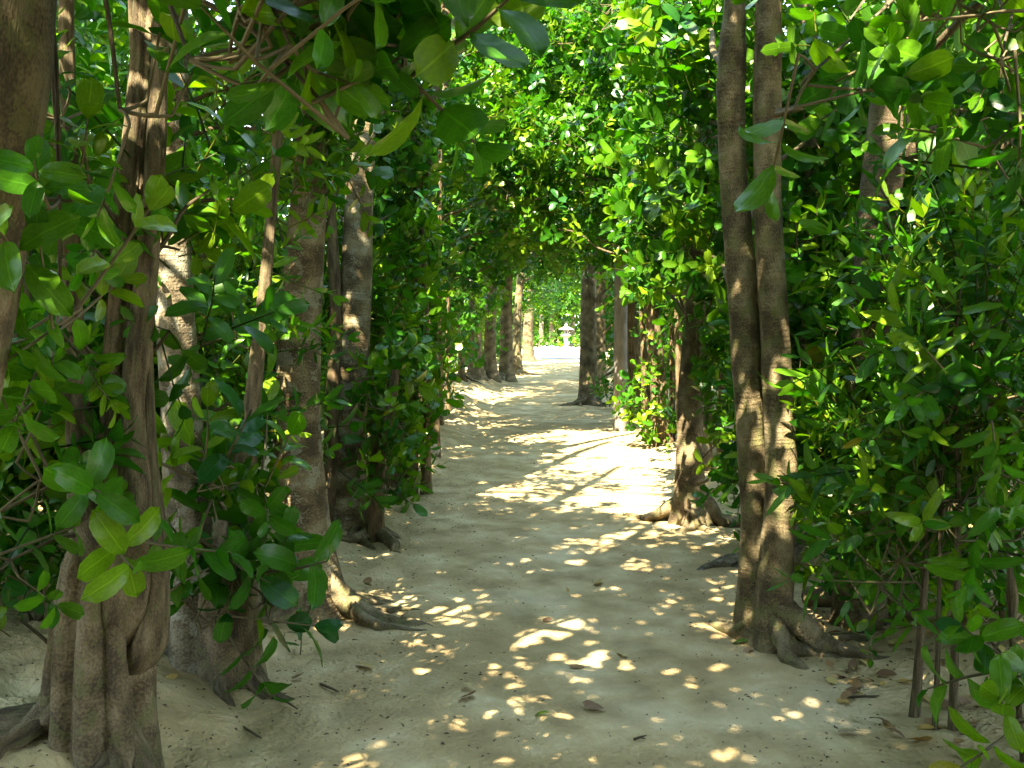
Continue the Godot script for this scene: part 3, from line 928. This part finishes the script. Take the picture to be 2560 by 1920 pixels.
func far_trees() -> void:
	var g := "trees along the far tunnel"
	var rows := [
		[20.5, 428, 11, "fibrous", "first black trunk of the far left row, close to thin stems"], [22.5, 441, 5, "red", "thin stem beside the first black trunk of the far left row"], [23.2, 452, 5, "fibrous", "second thin stem of the far left row"],
		[23.6, 462, 6, "red", "orange-brown stem before the thick trunks of the far left row"], [24.4, 476, 13, "fibrous", "thick dark trunk of the far left row, left of the fluted one"], [25.2, 491, 11, "brown", "fluted trunk in the middle of the far left row"],
		[26.5, 507, 12, "brown", "tall sunlit trunk standing clear at the lane's left bend"], [30.0, 518, 8, "olive", "yellow sunlit trunk just behind the tall clear one"], [41.0, 529, 10, "fibrous", "dark trunk with a flared foot at the far end of the left row"],
		[19.0, 589, 16, "fibrous", "very thick dark trunk with a bright left flank, right of the far lane"], [23.0, 600, 12, "fibrous", "shaded trunk behind the very thick one on the right"], [28.0, 598, 9, "fibrous", "slim shaded trunk further along the far right row"], [35.0, 592, 9, "fibrous", "last dark trunk of the far right row"]]
	for r in rows:
		var d: float = r[0]
		var base: float = 325.0 + 1450.0 / d
		var s := stem_points(d, [[r[1], base, r[2] * 1.15], [r[1] - 1, base - 1200.0 / d, r[2]], [r[1] + R.randf_range(-3, 3), base - 3000.0 / d, r[2] * 0.85]], 8.0)
		var o := tree("broadleaf_tree", r[4], s, g)
		trunk_part(o, s, M["bark_" + r[3]], 22, 0.07, "trunk", 0.7, 0.12, 5)
		for k in 3: root_part(o, s[0][0], R.randf() * TAU, 0.8, r[2] * d / 4500.0, M["bark_" + r[3]], 0.2)
		var side := 1.0 if r[1] < 540 else -1.0
		var c := []
		if r[2] > 7.5:
			c = crown(s, 2.9, 8.5, 1.6, 20, 42, 0.45, 1.6 * side, 0.75)
			if side < 0.0: c += crown(s, 0.7, 3.0, 0.7, 7, 22, 0.3, 0.8, 0.5)
		else:
			c = crown(s, 1.5, 5.0, 0.8, 8, 26, 0.5, -0.4, 0.5)
		limbs(o, s, c, M.bark_fibrous, 0.03)
		foliage(o, c, "broad", 60 if d < 27 else 0, 1.3)
	for e in [[616, 390, 17.6, "dark bush at the foot of the very thick trunk on the right"], [655, 425, 12.2, "low leafy shoots at the foot of the reddish stems beside the grey pole"]]:
		var b := on_ground(at(e[0], e[1], e[2]).x, -e[2])
		var o := thing("leafy_shrub", e[3], "shrub", b)
		foliage(o, [[b + Vector3(0, 0.45, 0), Vector3(0.35, 0.45, 0.35), 44, 0.4], [b + Vector3(0.2, 1.2, 0), Vector3(0.3, 0.45, 0.35), 24, 0.4]], "broad", 90, 1.0, false)
		part("stem", tube_mb([Vector3(0, -0.05, 0), Vector3(0.05, 0.6, 0), Vector3(0.2, 1.3, 0)], [0.02, 0.015, 0.005], 8, 4, 0.1).mesh(M.bark_fibrous), o)
	# pale, sunlit tree beyond the left row
	var s := stem_points(35.0, [[505, 366, 7], [512, 330, 6], [520, 300, 5]], 4.5)
	var o := tree("broadleaf_tree", "yellow-green sunlit tree glowing beyond the end of the left row", s)
	trunk_part(o, s, M.bark_olive, 14, 0.1)
	var c := pixclumps([[522, 288, 35, 0.9, 150], [530, 276, 35, 0.8, 120], [512, 300, 35.4, 0.8, 110], [545, 300, 37, 0.8, 110], [500, 280, 36, 0.9, 130]], 1.6)
	limbs(o, s, c, M.bark_olive)
	foliage(o, c, "broad", 0, 1.0, false)
	# trees across the road at the end
	var ends := [["sunlit trunk, left one of the pair across the road at the end", 541, 63.0], ["sunlit trunk, right one of the pair across the road at the end", 551, 64.0], ["leafy tree behind the stone lantern", 572, 66.0], ["leafy tree across the road, far left", 520, 66.0], ["leafy tree across the road, far right", 600, 67.0]]
	for e in ends:
		var d: float = e[2]
		s = stem_points(d, [[e[1], 325 + 1480.0 / d, 5], [e[1] + 1, 310, 4]], 8.0)
		o = tree("broadleaf_tree", e[0], s, "trees across the road at the end")
		trunk_part(o, s, M.bark_grey, 12, 0.2)
		c = crown(s, 1.5, 9.5, 2.4, 18, 60, 0.9, 0.0, 1.1)
		limbs(o, s, c, M.bark_grey, 0.04)
		foliage(o, c, "broad", 0, 1.7, false)
	for e in [[533, 344, 61, "round sunlit bush at the left end of the far row of stones"], [556, 345, 61, "low bush in front of the far pair of trunks"], [577, 343, 60.5, "bush beside the stone lantern"]]:
		var b := on_ground(at(e[0], e[1], e[2]).x, -e[2])
		o = thing("leafy_shrub", e[3], "shrub", b)
		foliage(o, [[b + Vector3(0, 0.5, 0), Vector3(0.9, 0.5, 0.6), 60, 1.2]], "broad", 0, 1.3, false)

func mass(called: String, label: String, clumps: Array, scale: float) -> void:
	var o := thing(called, label, "thicket", Vector3.ZERO)
	o.set_meta("kind", "stuff")
	foliage(o, clumps, "broad", 0, scale, false)

func backdrops() -> void:
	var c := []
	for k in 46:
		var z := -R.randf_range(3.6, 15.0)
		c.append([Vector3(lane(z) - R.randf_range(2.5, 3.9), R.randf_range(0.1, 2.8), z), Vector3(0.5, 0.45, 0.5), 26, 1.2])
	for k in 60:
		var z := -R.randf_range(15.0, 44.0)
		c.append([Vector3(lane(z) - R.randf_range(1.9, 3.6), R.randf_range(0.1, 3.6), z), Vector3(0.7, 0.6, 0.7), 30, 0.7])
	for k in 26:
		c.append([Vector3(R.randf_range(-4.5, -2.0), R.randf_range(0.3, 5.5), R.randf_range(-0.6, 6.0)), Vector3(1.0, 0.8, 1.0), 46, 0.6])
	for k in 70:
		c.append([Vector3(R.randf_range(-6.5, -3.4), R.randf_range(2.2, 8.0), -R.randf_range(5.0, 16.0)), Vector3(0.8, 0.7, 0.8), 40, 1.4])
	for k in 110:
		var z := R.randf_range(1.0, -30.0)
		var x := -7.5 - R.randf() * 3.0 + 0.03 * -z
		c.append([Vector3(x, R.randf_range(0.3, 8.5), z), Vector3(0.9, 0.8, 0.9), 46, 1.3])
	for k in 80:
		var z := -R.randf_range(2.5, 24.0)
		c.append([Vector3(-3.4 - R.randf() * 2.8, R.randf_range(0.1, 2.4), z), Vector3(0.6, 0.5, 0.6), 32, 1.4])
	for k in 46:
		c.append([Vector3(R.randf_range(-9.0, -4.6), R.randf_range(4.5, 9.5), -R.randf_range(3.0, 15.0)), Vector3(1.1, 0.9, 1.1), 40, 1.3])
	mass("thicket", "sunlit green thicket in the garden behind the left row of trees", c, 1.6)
	c = []
	for k in 70:
		var z := -R.randf_range(9.5, 44.0)
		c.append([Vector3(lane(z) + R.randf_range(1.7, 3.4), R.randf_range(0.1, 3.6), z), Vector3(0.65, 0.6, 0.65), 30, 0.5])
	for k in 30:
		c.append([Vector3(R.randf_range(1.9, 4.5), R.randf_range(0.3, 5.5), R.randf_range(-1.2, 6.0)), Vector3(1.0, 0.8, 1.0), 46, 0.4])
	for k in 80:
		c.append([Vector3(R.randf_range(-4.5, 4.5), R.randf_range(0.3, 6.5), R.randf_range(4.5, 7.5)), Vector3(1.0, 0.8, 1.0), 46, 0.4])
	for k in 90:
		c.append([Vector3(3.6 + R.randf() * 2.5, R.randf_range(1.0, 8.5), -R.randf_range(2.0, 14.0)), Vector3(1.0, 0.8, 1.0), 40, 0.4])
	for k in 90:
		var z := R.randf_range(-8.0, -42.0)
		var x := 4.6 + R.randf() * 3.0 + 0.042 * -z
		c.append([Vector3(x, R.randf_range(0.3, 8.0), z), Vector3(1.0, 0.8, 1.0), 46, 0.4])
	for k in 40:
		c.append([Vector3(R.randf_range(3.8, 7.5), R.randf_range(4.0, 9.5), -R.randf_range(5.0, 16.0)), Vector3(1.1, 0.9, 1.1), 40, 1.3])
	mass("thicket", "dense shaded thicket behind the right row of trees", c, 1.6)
	c = []
	for k in 84:
		c.append([Vector3(R.randf_range(-10.0, 16.0), R.randf_range(0.3, 10.5) * R.randf(), -R.randf_range(69.0, 76.0)), Vector3(1.6, 1.2, 1.6), 50, 1.0])
	for k in 40:
		c.append([Vector3(lane(-45.0) + [-1, 1][k % 2] * R.randf_range(4.0, 9.0), R.randf_range(0.5, 8.5), -R.randf_range(26.0, 48.0)), Vector3(1.3, 1.1, 1.3), 46, 0.8])
	mass("thicket", "wall of trees closing the view beyond the road at the end", c, 2.4)

func rock(sd: float, sx: float, sy: float, sz: float, mat: Material) -> Mesh:
	var p := PackedVector3Array()
	var t := PackedVector2Array()
	for r in 9:
		for k in 13:
			var a := PI * r / 8.0
			var b := TAU * (k % 12) / 12.0
			var o := Vector3(sin(a) * cos(b), -cos(a), -sin(a) * sin(b))
			var f := 1.0 + 0.45 * N.get_noise_3d(o.x * 70.0 + sd * 50.0, o.y * 70.0, o.z * 70.0) + 0.25 * N.get_noise_3d(o.x * 220.0, o.y * 220.0 + sd * 20.0, o.z * 220.0)
			p.append(o * f * Vector3(sx, sy, sz))
			t.append(Vector2(k / 12.0, r / 8.0))
	var b := MB.new()
	b.grid(p, t, 9, 13, true)
	return b.mesh(mat)

func ring(profile: Array, sides: int, mat: Material, turn := 0.0) -> Mesh:        # lathe: [radius, height]
	var p := PackedVector3Array()
	var t := PackedVector2Array()
	for r in profile:
		for k in sides + 1:
			var a: float = TAU * (k % sides) / sides + turn
			p.append(Vector3(cos(a) * r[0], r[1], -sin(a) * r[0]))
			t.append(Vector2(float(k) / sides, r[1]))
	var b := MB.new()
	b.grid(p, t, profile.size(), sides + 1, true)
	return b.mesh(mat)

func small_things() -> void:
	# road across the end of the lane
	var tar := StandardMaterial3D.new()
	tar.albedo_texture = noise_tex(512, 0.05, [[0.0, srgb(0.20, 0.20, 0.20)], [0.5, srgb(0.27, 0.27, 0.265)], [1.0, srgb(0.36, 0.355, 0.34)]], 5, 61)
	tar.uv1_triplanar = true
	tar.uv1_world_triplanar = true
	tar.roughness = 0.9
	var box := BoxMesh.new()
	box.size = Vector3(60, 0.06, 11)
	box.material = tar
	var rd := part("road", box, self, Transform3D(Basis(), Vector3(2.0, 0.005, -49.5)))
	rd.set_meta("kind", "structure")
	# grey pole
	var m := StandardMaterial3D.new()
	m.albedo_texture = noise_tex(256, 0.02, [[0.0, srgb(0.10, 0.098, 0.088)], [0.5, srgb(0.155, 0.15, 0.135)], [1.0, srgb(0.21, 0.205, 0.185)]], 5, 62)
	m.uv1_scale = Vector3(1, 0.6, 1)
	m.roughness = 0.85
	var f := foot(620, 431)
	solo("utility_pole", ring([[0.0, -0.1], [0.098, -0.1], [0.096, 1.0], [0.09, 3.0], [0.08, 6.5], [0.0, 6.52]], 24, m), f, "smooth grey pole standing at the right edge of the lane", "pole")
	# stone lantern beyond the road
	var st := plain(srgb(0.27, 0.26, 0.23), 0.9)
	var b := on_ground(at(566, 345, 59.0).x, -59.0)
	var o := thing("stone_lantern", "small pale stone lantern with a flared roof across the road at the end", "lantern", b)
	part("base", ring([[0.0, 0.0], [0.34, 0.0], [0.34, 0.14], [0.22, 0.22], [0.0, 0.22]], 6, st), o)
	part("post", ring([[0.0, 0.22], [0.13, 0.22], [0.11, 0.5], [0.13, 0.8], [0.0, 0.8]], 12, st), o)
	part("platform", ring([[0.0, 0.78], [0.18, 0.8], [0.3, 0.9], [0.3, 0.97], [0.0, 0.97]], 6, st), o)
	var lb := part("light_box", ring([[0.0, 0.97], [0.17, 0.97], [0.17, 1.2], [0.0, 1.2]], 6, st), o)
	var hole := plain(srgb(0.03, 0.03, 0.03))
	for k in 3:
		var w := BoxMesh.new()
		w.size = Vector3(0.09, 0.13, 0.02)
		w.material = hole
		part("opening", w, lb, Transform3D(Basis(Vector3.UP, (k - 1) * PI / 3), Vector3(sin((k - 1) * PI / 3) * 0.15, 1.09, cos((k - 1) * PI / 3) * 0.15)))
	part("roof", ring([[0.0, 1.2], [0.42, 1.22], [0.44, 1.27], [0.24, 1.36], [0.09, 1.44], [0.0, 1.44]], 6, st), o)
	part("finial", ring([[0.0, 1.43], [0.07, 1.44], [0.09, 1.5], [0.06, 1.57], [0.0, 1.63]], 10, st), o)
	# stones along the far side of the road
	var pale := plain(srgb(0.44, 0.41, 0.35), 0.9)
	for k in 16:
		var x: float = at(528 + k * 4.2, 350, 57.0).x
		solo("stone", rock(k * 1.3, R.randf_range(0.14, 0.26), R.randf_range(0.12, 0.22), 0.2, pale), on_ground(x, -57.0 - R.randf() * 0.5, 0.07), "pale kerb stone in the sunlit row across the road", "stone", "stones across the road")
	# fallen leaves
	var dry := [plain(srgb(0.20, 0.11, 0.035), 0.6), plain(srgb(0.32, 0.21, 0.05), 0.6), plain(srgb(0.13, 0.07, 0.03), 0.7), plain(srgb(0.38, 0.30, 0.10), 0.6), plain(srgb(0.26, 0.19, 0.10), 0.7)]
	for q in dry: q.cull_mode = BaseMaterial3D.CULL_DISABLED
	var lm: Array = sprigs.broad_leaf
	for k in 250:
		var z := -R.randf_range(3.4, 6.0)
		var x := lane(z) + 1.0 + 1.5 * R.randf() * R.randf_range(0.4, 1.0)
		if k > 215: x = lane(z) - R.randf_range(0.9, 1.7)
		if k > 238:
			x = lane(z) + R.randf_range(-0.9, 1.0)
		var size := R.randf_range(0.04, 0.095)
		var bs := Basis(Vector3.UP, R.randf() * TAU) * Basis(Vector3.RIGHT, -PI / 2 + R.randf_range(-0.25, 0.25)) * Basis(Vector3.UP, R.randf_range(-0.5, 0.5))
		var q := part(numbered("fallen_leaf"), lm[R.randi() % 4], self, Transform3D(bs * size, on_ground(x, z, 0.010 + 0.01 * R.randf())))
		var hue := R.randi() % 5
		q.material_override = dry[hue]
		var where := "dry brown fallen leaf in the litter under the right shrubs" if k <= 215 else "dry fallen leaf on the left sand bank" if k <= 238 else "small dry leaf lying out on the sandy lane"
		tag(q, where.replace("dry", ["dry russet", "dry ochre", "dry dark", "dry straw-coloured", "dry tan"][hue]).replace("brown ", ""), "leaf", "fallen leaves")
	var gl := [[604, 713, 0.085, 2, "dark curled leaf lying alone on the lane in the foreground"], [752, 645, 0.09, 1, "green fallen leaf by the root of the twin trunks"], [550, 718, 0.06, 3, "small yellowish leaf with its stalk in the foreground sand"]]
	for e in gl:
		var p := foot(e[0], e[1])
		var q := part(numbered("fallen_leaf"), lm[e[3]], self, Transform3D(Basis(Vector3.UP, 1.4) * Basis(Vector3.RIGHT, -PI / 2 + 0.12) * e[2], p + Vector3.UP * 0.014))
		q.material_override = dry[2] if e[3] == 2 else M.leaf[e[3]]
		tag(q, e[4], "leaf")
	# fallen twigs, a log, rocks
	var tw := [[285, 705, 0.22, "dark forked twig on the sand left of the lane"], [330, 690, 0.14, "short twig beside the left sand bank"], [905, 622, 0.3, "thin twig under the right shrubs"], [640, 740, 0.06, "tiny twig in the foreground sand"], [860, 700, 0.16, "brown twig on the right sand"], [250, 735, 0.18, "twig near the foot of the fluted tree"]]
	for e in tw:
		var p := foot(e[0], e[1])
		var a := R.randf() * 2.0 - 0.6
		var d: Vector3 = Vector3(cos(a), 0, sin(a)) * e[2]
		var mb := tube_mb([-d * 0.5 + Vector3.UP * 0.006, Vector3(0, 0.012, 0.01), d * 0.5 + Vector3.UP * 0.008], [0.006, 0.005, 0.002], 6, 4, 0.2)
		mb.put(tube_mb([Vector3(0, 0.012, 0.01), d * 0.25 + Vector3(0.02, 0.02, 0.05) * e[2] * 5.0], [0.004, 0.002], 5, 2), Transform3D.IDENTITY)
		solo("fallen_twig", mb.mesh(M.bark_fibrous), p, e[3], "twig")
	var l0 := foot(808, 606)
	var l1 := foot(918, 622)
	solo("fallen_log", tube_mb([Vector3.UP * 0.05, (l1 - l0) * 0.4 + Vector3(0, 0.07, 0.04), l1 - l0 + Vector3.UP * 0.03], [0.055, 0.05, 0.03], 14, 8, 0.16).mesh(M.bark_fibrous), l0, "fallen dark branch lying under the right shrubs", "log")
	var coral := StandardMaterial3D.new()
	coral.albedo_texture = noise_tex(256, 0.03, [[0.0, srgb(0.12, 0.11, 0.08)], [0.5, srgb(0.26, 0.24, 0.18)], [1.0, srgb(0.42, 0.39, 0.31)]], 5, 63)
	coral.roughness = 0.95
	for e in [[425, 455, 0.12, "mossy stone at the left edge where the lane darkens"]]:
		solo("rock", rock(e[0], e[2] * 1.2, e[2] * 0.8, e[2], coral), foot(e[0], e[1]) + Vector3.UP * e[2] * 0.3, e[3], "stone")
	for e in [[424, 478, 0.9, "green seedling at the left edge of the lane below the hedge"], [405, 512, 0.7, "tiny seedling on the left root bank beside the pale-patched trunk"], [742, 556, 0.8, "seedling beside the roots behind the twin trunks"], [300, 655, 0.7, "small seedling at the foot of the left bank near the splayed roots"], [870, 668, 0.6, "thin seedling in the litter left of the saplings"], [668, 462, 0.9, "leafy seedling at the right edge between pole and mossy trunk"]]:
		var p := foot(e[0], e[1])
		var sd := thing("seedling", e[3], "plant", p)
		part("stem", tube_mb([Vector3(0, -0.02, 0), Vector3(0.01, 0.1, 0), Vector3(0, 0.24, 0)], [0.005, 0.004, 0.002], 6, 3).mesh(M.twig), sd, Transform3D(Basis().scaled(Vector3.ONE * e[2]), Vector3.ZERO))
		var kind: Dictionary = sprigs.narrow[R.randi() % 6]
		for l in kind.leaves:
			var x: Transform3D = l[0]
			x.origin.y *= 0.7
			var q := part("leaf", sprigs.narrow_leaf[l[1]], sd, Transform3D(Basis().scaled(Vector3.ONE * e[2]), Vector3.ZERO) * x)
			q.material_override = M.leaf[pick_tint()]
	# crumbs of bark and leaf on the sand
	var mm := MultiMesh.new()
	mm.transform_format = MultiMesh.TRANSFORM_3D
	mm.use_colors = true
	var flake := MB.new()
	flake.put(tube_mb([Vector3(-1, 0, 0), Vector3(0, 0.15, 0.1), Vector3(1, 0, 0)], [0.1, 0.35, 0.08], 5, 1), Transform3D.IDENTITY)
	var fm := plain(Color.WHITE, 0.9)
	fm.vertex_color_use_as_albedo = true
	mm.mesh = flake.mesh(fm)
	mm.instance_count = 8000
	for k in 8000:
		var z := -2.8 - 14.0 * pow(R.randf(), 1.6)
		var side := R.randf_range(-1.0, 1.0)
		var x := lane(z) + signf(side) * pow(absf(side), 0.55) * 2.3
		var size := R.randf_range(0.0025, 0.008) * (1.0 + 0.8 * R.randf() * R.randf())
		mm.set_instance_transform(k, Transform3D(Basis(Vector3.UP, R.randf() * TAU) * size, on_ground(x, z, size * 0.1)))
		var g := R.randf_range(0.5, 1.3)
		mm.set_instance_color(k, Color(0.09 * g, 0.06 * g, 0.03 * g))
	var db := MultiMeshInstance3D.new()
	db.name = "debris"
	db.multimesh = mm
	tag(db, "fine crumbs of bark and leaf strewn over the sand", "debris", "", "stuff")
	add_child(db)
